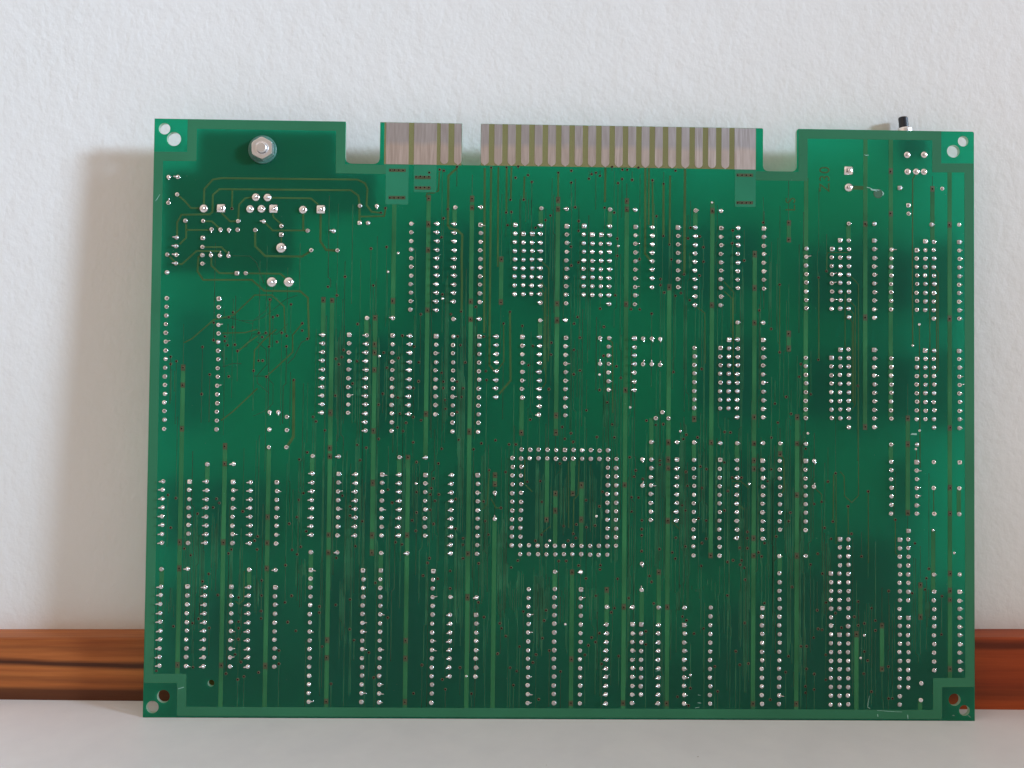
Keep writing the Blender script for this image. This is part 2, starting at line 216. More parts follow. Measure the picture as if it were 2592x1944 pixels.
VIAS = ('''9.27 58.47;27.45 63.21;27.96 63.22;28.44 63.22;28.93 63.2;27.45 59.98;27.95 59.99;28.44 60;28.97 60.01;30.45 62.47;30.95 62.51;31.44 62.48;31.94 62.49;
31.97 62.99;30.47 61.23;30.96 61.23;31.46 61.24;31.95 61.25;33.18 63.35;33.67 63.24;35.18 63.72;39.14 63.69;31.95 59.97;31.96 56.98;31.96 54;
34.19 58.77;33.7 57.69;33.49 55.49;36.97 60.03;36.98 58.97;26.95 58.77;26.45 58.23;25.36 54.05;27.16 54.26;40.94 63.74;42.28 63.87;41.99 62.54;
43.44 62.87;43.9 62.08;46.96 63.2;48.48 63.47;48.49 62.08;50.54 62.56;50.85 63.1;51.35 63.27;51.83 62.92;53.23 63.99;54.43 63.68;54.99 63.68;
56.31 63.96;54.41 62.58;53.94 62.09;55.58 62.49;41.43 59.97;42.97 60;46.95 60;46.96 58.98;40.95 58.48;41.55 58.53;46.1 58.19;45.52 57.65;44.39 56.74;
41.12 57;48.96 59.2;49.4 57.59;49.4 56.44;52.4 59.19;53.51 58.63;54.96 60.01;54.97 59.01;53.9 55.6;53.92 53.6;48.51 54.59;49.41 52.76;48.57 52.4;
56.51 53.25;40.44 53.01;57.96 62.48;59.26 62.08;60.65 63.66;58.46 58.29;59.28 55.99;60.01 55;60.22 53.26;62.15 55.75;63.53 55.99;63.96 54.74;
63.99 53.05;67.4 56.74;67.33 55.24;68.74 53.25;69.96 54;70.95 57.74;73.93 57.73;73.94 55.75;67.93 63.23;68.44 63.24;68.94 63.24;69.44 63.24;
67.95 59.98;68.45 59.99;68.95 60;69.45 60;64.97 58.99;62.44 57;85.9 63.94;85.9 59;82.93 57.72;92.85 57.76;90.87 61.96;13.81 48;16.25 47.47;9.61 46.46;
9.15 45.9;7.44 45.24;9.62 44.75;14.2 45.97;14.71 46.14;17.57 45.29;17.58 44.46;18.19 43.51;8.73 43.67;8.73 43.14;9.06 42.67;9.89 42.72;10.21 42.02;
7.45 43.24;6.19 42.43;12.61 44.13;13.41 44.14;13 43.65;15.23 44.17;15.81 43.81;14.7 43.12;13.81 42.56;15.8 42.6;2.58 41.26;3.24 40.76;2.57 40.42;
4.02 40.02;4.02 38.01;7.08 39.27;9.26 39.07;12.63 40.92;13.1 40.93;12.08 39.76;13.56 39.09;16.7 38.75;6.19 37.01;20.46 49.56;22.41 50.75;25.68 49.77;
21.51 48.58;19.95 47.99;20.94 48;27.93 48;33.67 48.85;31.21 46.51;31.95 46.99;34.68 46.56;35.86 46.9;37.54 47.44;36.93 48.02;36.95 46;25.93 46.03;
23.94 45.29;29.11 44;30.49 42.76;25.93 43;25.94 42.01;27 42.02;22.39 42.27;22.18 41.45;21.5 41.24;21.86 40.61;23.93 41;28.7 41.41;27.39 40.27;
25.95 40.01;31.06 40.95;31.04 38.75;30.49 37.97;23.47 38.43;26.95 37.27;28.69 36.86;26.49 36.01;21.5 37;20.95 35.01;35.49 44;35.83 42.98;36.4 41;
33.71 39.77;33.9 38.75;35.49 38.77;33.9 38;36.2 38.01;36.02 36.99;34.11 36.64;34.21 35.6;35.52 35.25;38.51 44.01;38.8 40.02;38.89 38.99;28.94 35;
31.95 35.02;40.45 48;41.51 46.91;40.79 45.55;42.96 45.3;46.95 47.98;46.97 46.02;49.35 46.41;48.96 45.63;53.71 49;51.97 47.41;52.43 45.31;54.98 48;
55.57 47.4;56.58 47.41;46.33 43.39;44.21 43;46.32 42.01;43.72 40.76;49.65 44.01;48.96 42.59;52.42 41.94;49.68 40.22;48.97 39.77;46.11 38.01;
53.92 40.74;54.44 39.4;54.99 38.02;51.98 37.99;52.88 36.56;50.48 35.61;61.72 51.55;63.53 51.41;58.98 50.96;58.98 50.25;59.98 50;59.43 49.39;
60.73 49.02;61.37 49.36;62.41 48.54;64.97 48;57.98 46.91;69.97 50.03;70.54 47.46;69.99 46;71.93 45.31;72.92 50.49;72.94 42.6;73.97 44.77;73.98 43.01;
63.84 40.55;60.56 40.16;75.43 41.25;75.25 39.75;73.72 37.41;72.41 36.61;74.3 35.45;78.41 52.14;77.48 51.37;77.48 41.77;76.6 37.76;82.12 38.78;
82.95 46.77;92.9 46.74;4 33.03;8.93 31.04;18.98 34.52;19.33 34.01;20.36 33;18.38 30.44;17.47 29.62;18.01 25.77;17.5 24.98;17.32 23.02;16.45 22.25;
18.4 21.41;17.8 19.62;16.82 19.26;17.41 18.77;16.1 17.51;13.97 23.02;13.96 20.03;8.96 29.04;2.57 25.42;3.48 25.07;8.1 25.04;8.43 24.55;7.74 24.04;
5.99 23.3;2.96 21.68;4.01 20.06;8.99 20.04;12.87 20.77;12.53 20.29;4 17.09;13.95 17.17;11.14 23.62;4.54 19.32;9.9 19.26;9.59 18.8;5.29 18.57;
12.83 19.28;20.93 30.99;20.94 30;24.09 31.35;25.13 31.03;24.44 29.61;25.93 27;25.94 21;25.95 19;22.48 25.51;23.39 24.29;23.4 23.23;24.81 22.61;
20.94 21;20.95 19;24.05 19.75;21.89 18.39;26.54 32.06;25.93 33.02;28.69 33.4;29.34 33;29.67 33.95;30.48 34.62;31.39 34.27;30.51 31.72;33.81 31;
33.44 29.3;30.93 29.44;29.94 29.99;27.69 26.25;28.19 24.75;30.97 26;32.66 26.45;32.89 27.58;32.56 25.74;33.55 25.75;33.11 25.01;32.55 23.97;31 23.66;
30.51 22.75;30.96 21.55;32.99 22.36;29.96 21.03;28.64 20.24;29.39 19.99;32.56 18.43;32.35 17.89;35.49 25.23;35.51 21.84;36.39 20.74;36.39 19.99;
36.41 18.45;36.95 18.98;38.22 17.88;35.75 32.06;36.95 33.01;38.37 31.68;37.49 30.99;39.3 28.6;38.7 25;38.92 22.74;39.3 21.18;42.98 32.97;43.98 34.46;
46.96 34.99;46.98 33;47.69 33.65;48.71 32.94;48.02 32.28;48.97 31.93;51.72 32.53;53.48 34.01;53.74 32.5;57.46 34.5;40 32.05;41.57 31.59;42.36 31.59;
41.21 28.39;39.98 27.99;39.99 26.96;40.71 24.26;47.47 29.44;43.72 27.3;45.21 27.39;49.97 26.97;46.98 25.99;48.99 26.01;50.52 25.24;45.42 24.99;
46.97 23.98;45.97 22.99;49.97 22.99;49.43 22.44;47.98 22.24;50.59 22.13;51.59 22.32;52.44 26.22;52.09 24.54;45.43 21.21;49.08 21.37;49.38 20.88;
48.49 20.55;44.72 20.52;42.72 18.24;47.44 18.22;48.29 18.23;49.74 17.71;52.25 17.77;41.96 17.44;54.99 27.02;55.54 30.23;56.25 28.73;56.06 27.99;
57.09 27.73;55.8 25.63;56.6 25.58;55.81 23.95;57.01 22.97;56.99 21.96;57 21.24;57.01 19.43;58.55 34;59.41 34.1;63.01 34.77;62.1 32.89;61.75 32.39;
63.41 32.6;66.57 33.26;67.23 33.21;70 35.01;72.76 34.41;72.01 32.65;65.02 32.01;60 31.99;70.01 31.98;59.99 30;60 29.01;59.05 29.89;59.06 29.4;
63.76 29.24;64.46 28.95;62.07 28.6;62.26 26.99;63.96 26.75;66.96 26.43;66.55 29.74;70.02 30;70.03 29.01;72.02 28.99;68.55 27.99;67.46 27.98;
71.61 27.61;73.02 30.74;61.66 24.74;62.05 24.15;66.58 24.19;63.57 23.23;64.46 23;60.01 22.97;74.26 24;74.07 23.01;72.61 21.24;69.26 21.74;69.26 21.01;
70 21.02;71.26 20.46;68.37 19.89;69.26 19.86;60.95 20.98;64.47 20.9;63.99 20.4;62.07 20;59.06 19.67;60.55 19.3;60.91 18.6;65.01 18.98;70.03 19;
70.56 19.39;70.93 18.92;66.97 18.26;67.61 18.45;68.61 18.44;68.43 17.94;68.91 17.59;63.91 17.77;75.01 35.02;74.99 32;75 26.01;75.02 19;79.52 28.6;
78.63 27.62;83.34 26.53;77.91 25.28;77.02 25.02;80.99 24.78;79.22 23.02;78.25 22.27;79.01 21.01;81.39 21.61;82.57 19.01;77.46 19.27;76.62 18.03;
86.51 23.28;88.81 20.57;87.97 35.03;87.97 32.02;87.97 24.06;82.99 34.02;92.94 34.03;92.93 27.03;92.93 24.05;76.02 31.42;7.38 16.46;6.69 15.6;
8.45 14.06;3.48 10.48;7.54 10.32;5.77 5.85;1.63 5.42;4.03 6.11;9 6.09;13.98 6.07;9.54 5.14;11.58 4.83;10.88 4.48;13.24 5.3;13.41 15.76;13.43 14.04;
13.41 12.28;13.42 11.44;10.83 13.81;10.87 11.05;10.88 10.31;10.86 9.06;10.53 7.33;11.22 6.47;15.51 7.79;15.53 6.28;16.11 13.28;16.85 14.03;16.46 11.03;
17.4 10.04;20.05 12.82;20.04 12.14;20.41 8.27;20.94 9.03;20.94 7.03;20.98 2.04;21.5 4.04;5.63 10.85;6.32 11.34;23.54 13.66;21.91 13.02;23.55 10.26;
24.04 9.02;25.77 7.62;26.4 15.58;27.87 11.61;26.37 4.77;29.94 9.02;29.94 7.01;29.95 2.01;31.85 16.44;33.54 16.09;31.86 6.24;34.21 4.6;34.56 3.49;
30.92 3.01;34.95 16.99;34.97 14.99;36.98 13.99;36.22 5.97;37.56 3;38.23 13.43;38.9 11.74;50.59 16.24;52.2 17.29;48.98 16.97;54.24 16.22;52.99 14.98;
51.75 14.26;57.93 16.58;55.56 14.03;53.91 12.87;53.55 12.38;54.98 12.99;46.03 12.58;43.42 12.4;45.82 11.38;40.73 11.04;40.93 10.48;41.43 9.59;
45.64 9.37;43.02 8.39;51.3 9.48;52.2 9.98;51.74 8.97;50.95 8.58;50.55 7.49;52.47 6.47;54.44 7.38;44.92 7.49;46.45 7.96;44.57 6.59;40.51 7.57;
41.96 5.97;42.73 5.6;47.76 5.57;49 6.99;48.99 1.99;54.98 2.02;42.36 3.99;45.28 2.39;57.55 10.24;57.56 8.73;58.99 17.01;58.18 15.89;58.46 13.43;
60.01 13.03;61.78 11.94;62.25 11.52;63.12 10;64.24 10.59;66.97 14.4;69.03 16.22;71.27 13.55;74.48 15.43;68.99 11.26;67.98 8;68.46 6.45;69.45 6.6;
65.56 6.24;62.74 3.75;61.26 2.76;62.55 1.76;65.9 3.4;69.99 2.02;71.99 2.48;74.09 7.48;73.77 5.64;75.53 8.62;76.19 8.62;76.2 6.03;76.07 4.03;76.1 3.29;
75 2.04;60 2.02;78.01 17;78.44 13.65;77.41 12.77;79.55 12.46;77.53 10.62;77.98 10.53;77.01 9.61;77.1 5.44;77.08 3.66;78.43 7.65;78.44 4.79;81.74 12.03;
82.19 11.05;82.18 13.79;82.91 11.29;83.74 13.05;84.2 11.63;84.2 10.48;81.98 10.05;84.96 11.07;84.97 6.07;85.72 6.33;82.91 8.04;83.3 7.02;82.86 5.51;
83.75 3.45;85.75 2.68;86.19 2.69;85.75 15.04;89.45 15.79;89.45 12.08;90.45 17.64;90.17 16.54;89.98 15.24;88.48 14.81;91.98 14.48;91.92 10.07;
92.93 17.1;92.93 15.1;92.93 14.07;92.92 6.11;80.25 10.78''').replace('\n','')
BARS = ('''4.02 40.02 4.03 5.11;8.93 31.04 9.01 1.26;13.96 30.98 14 1.28;20.97 48 20.99 1.21;19.95 47.99 19.98 44.19;24.94 45.79 24.96 44.25;25.93 46.03 25.97 19;
27.98 59.14 27.98 46.05;31.95 59.97 31.95 30.03;36.97 60.03 36.98 1.17;34.96 58.8 34.98 57.25;18.96 30.01 18.95 28.21;28.95 29.98 28.94 28.2;
29.94 29.99 29.98 1.25;26.95 18.96 26.98 15.01;18.99 18.98 18.97 15.06;7.03 28.86 6.97 27.23;2.04 16.89 2.03 15.26;11.98 16.85 11.97 15.33;
39.98 27.99 39.99 26.96;39.97 22.97 40.01 1.08;40.44 52.99 40.45 48;45.02 45.83 45 44.17;44.99 58.84 44.97 57.17;46.95 60 46.98 33;
42.97 36.87 42.98 32.97;45.98 29.89 45.97 22.99;48.96 29.92 48.99 26.01;46.98 25.99 46.98 20.15;49.97 26.97 50 20.18;46.98 16.79 46.99 15.15;
48.98 16.97 48.98 1.12;52.99 14.98 53.01 11.16;57.04 14.9 57.06 11.13;53.05 58.85 52.98 57.18;54.96 60.01 55.01 1.15;64.96 59.97 65.03 18.98;
62.99 58.88 63 57.16;60 50 60.02 1.17;58.03 34.64 58.02 30.12;62.99 43.06 63.01 34.77;62.99 31.88 63 30.17;68.03 45.89 68.02 44.12;
67.98 31.93 67.99 30.22;73.05 31.92 73.02 30.74;69.96 54 70 1.22;73.97 57.73 73.97 55.75;74.01 44.77 74.01 43.01;58.99 17.01 59.03 11.09;
73.06 18.93 73.01 16.98;75.94 62.87 76.02 34.99;75.01 35.02 75 1.24;82.92 67.8 82.99 34.02;85.93 67.85 85.98 35.04;80.97 57.7 80.97 55.91;
90.87 61.96 90.87 55.94;92.88 64.03 92.92 5.05;85.98 31.98 85.98 30.06;87.97 35.03 87.97 24.06;93.95 27.07 93.95 24.06;90.93 22.1 90.95 15.03;
89.45 15.79 89.45 12.08;84.96 11.07 84.97 6.07;81.98 10.05 81.99 1.28;89.41 2.57 89.42 1.31''').replace('\n','')
POLYS = ('''0.56 6.04,58.92 6.06,60.69 7.03,61.81 8.01,61.99 21.21,62.05 23.68,62.06 24.57,61.63 24.85,60.97 24.77,59.09 25.38,58.33 26.43,58.23;
0.56 3.05,55.13 3.02,56.78 3.5,57.67 6.71,57.77 7.04,58.05 7.06,60.04 7.81,60.71 21.23,60.79 22.93,60.81 23.82,60.18 23.97,59.08;
0.51 9.29,60.68 9.27,58.58;0.51 3.07,59.92 3.79,59.33 4.57,58.46 5.56,58.47;0.51 11.55,59.8 10.78,59.71 10.08,58.93 10.01,57.03;
0.51 8.08,57.96 9.08,56.98 10.01,57.03;0.51 13.79,59.79 18.34,59.79 19.23,59.06;0.51 13.96,57.94 14.1,57.5 14.99,56.74;
0.51 13.07,56.93 14.01,56 17.96,56.06;0.62 17.49,57.99 17.52,56.11;0.51 4.05,56.91 4.09,55.04 3.34,54.25;0.51 4.07,55.92 6.74,55.95;
0.51 6.13,56.97 7,56.95 8,56.03;0.62 11.99,55.92 12.02,54.16 13.18,53.02 17.45,53.02 18.45,53.7;0.67 19.5,57.96 19.51,54.81 20.18,53.83 21.28,53.76;
0.51 3.05,51.99 3.65,51.95 5.31,53.51 8.15,53.5;0.51 6.07,53.96 8.14,53.99 8.92,53.23;
0.56 6.19,53.01 5.54,52.85 5.5,52.08 5.46,51.15 6.13,50.17 11.7,50.25 13.14,49 17.29,49 18.18,48.24 18.36,43.62;
0.51 7.01,52.87 7.03,51.83 7.97,50.97 9.94,50.97;0.51 11.08,50.99 14.97,51 15.52,50.52;0.51 2.08,52.97 3.05,51.99;0.34 15.01,55.41 15.02,54.42;
0.62 23.97,58.97 23.97,57.09;0.51 24.02,57.75 26.82,57.85 26.97,58.68;0.37 13.81,47.85 13.87,42.64;
0.37 4.08,42.9 4.94,43.35 7.41,45.57 9.69,46.15 12.05,48.49 14.02,48.52 15.46,47.21 15.61,44.14;0.37 8.41,44.05 11.03,44.14 12.44,44.54;
0.37 10.3,41.99 11.37,42.99 12.45,43.77;0.37 12.08,39.82 12.15,42.12 13.33,43.45 14.63,44.57;0.37 13.56,39.09 16.52,41.95 16.49,43.93 17.57,45.26;
0.37 8.47,34 9.87,35.11 12.55,37.74;0.84 16.7,38.75 16.77,32.23 16.03,31.02;1.12 81.52,61.98 82.81,61.97;
0.34 88.9,63.74 88.54,63.07 88.52,52.67 88.55,43.59;0.25 89.33,46.02 89.39,35.61 89.42,29.32;0.25 90.57,53.31 90.56,38.39;
0.25 91.13,52.54 91.54,52.15 91.54,40.74 91.12,40.29;0.25 91.01,50.64 91.35,50.42 91.35,40.96;
0.25 81.09,51.73 82.16,50.63 82.18,35.53 82.2,26.05 81.42,25.22 80.58,25.98 80.52,28.24 80.07,28.79;
0.25 81.21,48.62 81.8,47.96 81.79,36.63 81.45,36.08;0.25 81.21,47.61 81.6,47.12 81.6,36.74;0.25 81.21,46.56 81.44,46.17 81.45,36.96;
0.25 80.59,49.61 80.6,43.16;0.25 77.49,51.37 77.54,41.79;0.25 80.92,54.35 78.57,54.31 78.46,53.98 78.43,52.14;0.25 83.34,26.53 83.38,18.24;
0.25 80.99,24.78 81.03,21.53;0.25 86.51,23.28 86.55,19.48 86.83,19.15;0.25 72.92,50.49 72.94,42.6;0.25 91.01,26.8 91.01,24.26;
0.25 77.07,26.89 77.91,26.13 77.91,25.28;0.34 79.3,28.45 79.25,23.05;0.25 79.57,28.46 79.59,20.41;0.25 89,31.31 89,30.2;
0.39 31.95,59.97 31.66,60.19 31.74,60.58 32.51,60.63 33.06,60.88 33.15,63.1;
0.67 35.18,63.57 34.69,63.12 34.2,62.67 34.21,56.9 34.43,56.52 35.21,56.37 35.88,55.82 35.85,52.94 35.91,50.13 35.92,47.04;
0.62 38.41,63.62 38.44,58.07 38.55,44.42;0.62 39.15,63.64 39.16,52.1 39.2,40.68 39.67,40.19;0.51 39.98,63.76 40.04,52.12;0.56 40.96,63.66 40.97,58.56;
0.51 41.51,63.78 41.46,60.06;0.51 43.04,62.7 42.98,60.03;0.51 46.96,63.2 46.97,60.09;0.62 52.45,63.85 52.43,59.84;
0.67 57.11,63.92 57.15,53.9 57.8,53.14;0.51 57.54,63.93 57.55,57.24;0.51 57.96,62.37 58.05,57.25;0.67 59.26,62 59.28,56.05;
0.56 60.02,63.07 60.01,55.11;0.73 61.76,63.88 61.75,52.3 61.72,51.64;0.62 41.51,46.89 41.66,38.95 40.35,37.39;0.34 40.79,45.5 40.87,41.14 40.11,40.14;
0.34 52.99,43.83 53.44,43.5 53.55,35.34;0.28 45.14,50.36 45.64,49.7 45.74,38.77 45.31,38.11;0.28 45.15,49.59 45.48,49.15 45.5,40.65 45.29,40.31;
0.28 45.17,52.8 45.95,52.03 45.99,41.2;0.34 39.54,25.34 40.16,24.25 40.71,24.26;0.28 39.34,28.51 39.11,24.68 38.51,24.02;
0.28 43.4,29.87 43.42,27.02 44.31,26.15;0.28 46.44,22.23 45.24,21.23;0.28 48.46,29.7 48.53,22.02;0.28 49.68,29.82 49.6,25.87 49.11,25.32 49.08,21.48;
0.28 10.43,13.37 10.87,13.05 11.41,13.49 11.41,16.85;0.28 66.37,50.76 67.49,49.55 67.53,40.35 67.87,39.14;0.28 66.38,49.65 67.38,48.77 67.43,44.11;
0.28 63.27,47.72 64.17,47.06 64.25,41.2;0.28 67.48,27.57 68.48,27.58 69.37,26.82;0.28 68.27,24.83 68.94,24.28;0.28 60.59,22.78 61.31,22.02;
0.39 73.02,30.74 73.46,30.27 73.53,26.75 73.26,26.19''').replace('\n','')
BUNDLES = ('''1.42 3.59 14.93 9.85 8;4.41 6.79 23.61 9.87 11;7.54 8.4 24.73 14.22 5;9.48 10.13 25.51 11.42 3;10.83 11.26 22.58 9.91 2;12.44 13.31 16.42 11.44 5;
17.28 18.59 19.7 12.66 7;20.2 20.42 47.72 1.31 2;21.39 22.26 45.31 30.86 5;23.5 23.94 43.14 33.07 2;25.16 25.49 45.91 33.63 4;26.37 26.53 45.92 33.1 2;
27.02 27.46 42.08 33.1 2;28.38 29.42 43.2 34.22 5;31.14 31.25 46.31 42.57 1;33.99 34.43 51.76 33.73 4;35.59 36.47 41.08 21.15 7;
37.34 37.62 47.72 32.11 2;33.45 33.84 41.06 35.04 3;21.33 21.49 29.76 13.23 2;22.74 23.29 25.95 13.78 4;24.31 25.18 27.61 12.71 4;
27.52 28.12 24.36 12.19 3;30.35 31.44 29.63 21.66 4;32.21 32.54 29.87 18.94 2;34.29 34.67 25.51 8.97 3;35.37 36.46 21.7 7.89 6;
37.39 37.61 27.73 12.25 2;38.26 39.35 28.39 12.26 4;22.31 22.97 17.58 6.73 5;25.15 25.58 17.61 12.17 3;42.49 42.65 62.24 53.32 2;
43.09 43.98 62.36 57.26 3;46.19 46.52 63.19 46.73 2;45.33 46.32 47.82 38.44 5;48.61 49.49 45.43 36.27 3;52.39 52.78 42.93 31.72 3;
53.79 53.9 40.41 31.18 2;54.41 54.57 39.09 21.31 2;38.38 38.98 31.58 17.9 3;40.32 41.48 24.03 11.18 8;42.46 42.84 18.7 11.63 2;
44.49 45.81 18.38 6.86 8;41.13 41.41 31.27 20.11 2;44.72 45.6 29.33 18.5 4;46.43 46.59 29.57 18.4 2;47.48 48.36 28.92 20.16 4;
50.78 51.77 29.83 20.18 4;53.36 54.63 30.74 18.02 6;55.3 55.85 30.1 3.65 3;40.28 43.51 17.72 11.18 10;44.73 46.48 17.1 9.47 8;
47.42 48.24 16.68 10.79 4;49.51 49.67 16.81 11.68 2;50.78 52.1 16.05 10.16 6;55.61 56.6 17.4 11.28 3;60.11 60.44 56.72 50.23 2;
62.24 62.57 53.59 51.03 3;61.81 62.15 50.69 35.01 3;61.68 62.23 35.01 33.13 2;64.01 64.23 45.84 21.39 2;65.62 65.73 56.25 21.4 1;
68.31 68.76 53.34 19.23 3;71.6 71.88 53.38 45.49 2;55.59 55.76 42.97 32.3 2;58.55 59.6 30.68 14.58 6;57.42 57.59 34.19 11.73 2;
61.33 62.66 27.73 11.76 7;63.41 64.36 31.83 21.38 4;65.51 65.74 32.95 19.42 2;66.51 67.23 32.85 8.07 3;68.37 69.59 26.7 8.09 5;71.57 72.68 32.46 8.1 5;
73.47 74.14 28.62 19.27 3;75.29 75.79 34.82 3.76 4;61.18 61.56 16.79 11.75 3;62.66 65.76 17.23 11.76 6;68.8 69.52 17.28 3.18 4;75.33 75.66 34.6 2.12 3;
73.66 74.32 35.13 6.48 3;76.34 77 32.51 17.34 3;78.03 79.09 22.16 10.77 5;81.46 81.59 21.31 12.55 1;81.38 81.77 11.89 2.91 3;82.16 83.94 13.65 4.01 5;
85.72 86.61 14.77 3.26 3;88.61 89 20.27 6.56 2;90 90.56 16.34 9.53 4;52.24 52.46 25.89 22.6 2;8.33 9.09 42.4 39.23 3;2.49 3.25 40.36 34.38 2''').replace('\n','')
def wall_material():
    m, n, l, b = mat('painted_wall')
    t = n.new('ShaderNodeTexCoord'); mp = n.new('ShaderNodeMapping'); l.new(t.outputs['Object'], mp.inputs[0])
    mp.inputs['Rotation'].default_value = (0, math.radians(-38), 0); mp.inputs['Scale'].default_value = (1.15, 1, 0.95)
    z = n.new('ShaderNodeTexNoise'); z.inputs['Scale'].default_value = 700; z.inputs['Detail'].default_value = 4; z.inputs['Roughness'].default_value = .55
    l.new(mp.outputs[0], z.inputs['Vector'])
    z2 = n.new('ShaderNodeTexNoise'); z2.inputs['Scale'].default_value = 190; z2.inputs['Detail'].default_value = 3
    l.new(mp.outputs[0], z2.inputs['Vector'])
    a = n.new('ShaderNodeMath'); a.operation = 'MULTIPLY_ADD'; a.inputs[1].default_value = 2.0
    l.new(z2.outputs[0], a.inputs[0]); l.new(z.outputs[0], a.inputs[2])
    p = n.new('ShaderNodeBump'); p.inputs['Strength'].default_value = 1.0; p.inputs['Distance'].default_value = 0.00013
    l.new(a.outputs[0], p.inputs['Height']); l.new(p.outputs[0], b.inputs['Normal'])
    z3 = n.new('ShaderNodeTexNoise'); z3.inputs['Scale'].default_value = 14; z3.inputs['Detail'].default_value = 5
    l.new(t.outputs['Object'], z3.inputs['Vector'])
    r = n.new('ShaderNodeValToRGB'); l.new(z3.outputs[0], r.inputs[0])
    r.color_ramp.elements[0].position = .3; r.color_ramp.elements[0].color = (0.80, 0.80, 0.79, 1)
    r.color_ramp.elements[1].position = .7; r.color_ramp.elements[1].color = (0.84, 0.835, 0.83, 1)
    l.new(r.outputs[0], b.inputs['Base Color']); b.inputs['Roughness'].default_value = .62
    return m
def table_material():
    m, n, l, b = mat('painted_shelf')
    t = n.new('ShaderNodeTexCoord')
    z = n.new('ShaderNodeTexNoise'); z.inputs['Scale'].default_value = 60; z.inputs['Detail'].default_value = 8; z.inputs['Roughness'].default_value = .65
    l.new(t.outputs['Object'], z.inputs['Vector'])
    r = n.new('ShaderNodeValToRGB'); l.new(z.outputs[0], r.inputs[0])
    r.color_ramp.elements[0].position = .3; r.color_ramp.elements[0].color = (0.78, 0.79, 0.83, 1)
    r.color_ramp.elements[1].position = .7; r.color_ramp.elements[1].color = (0.84, 0.85, 0.88, 1)
    # a few dark specks of dirt
    v = n.new('ShaderNodeTexVoronoi'); v.inputs['Scale'].default_value = 70; l.new(t.outputs['Object'], v.inputs['Vector'])
    k = n.new('ShaderNodeMath'); k.operation = 'LESS_THAN'; k.inputs[1].default_value = .02; l.new(v.outputs['Distance'], k.inputs[0])
    x = n.new('ShaderNodeMix'); x.data_type = 'RGBA'; l.new(k.outputs[0], x.inputs[0]); l.new(r.outputs[0], x.inputs[6]); x.inputs[7].default_value = (.35, .33, .3, 1)
    l.new(x.outputs[2], b.inputs['Base Color']); b.inputs['Roughness'].default_value = .38
    z2 = n.new('ShaderNodeTexNoise'); z2.inputs['Scale'].default_value = 120; z2.inputs['Detail'].default_value = 3; l.new(t.outputs['Object'], z2.inputs['Vector'])
    p = n.new('ShaderNodeBump'); p.inputs['Distance'].default_value = 0.0001; l.new(z2.outputs[0], p.inputs['Height']); l.new(p.outputs[0], b.inputs['Normal'])
    return m
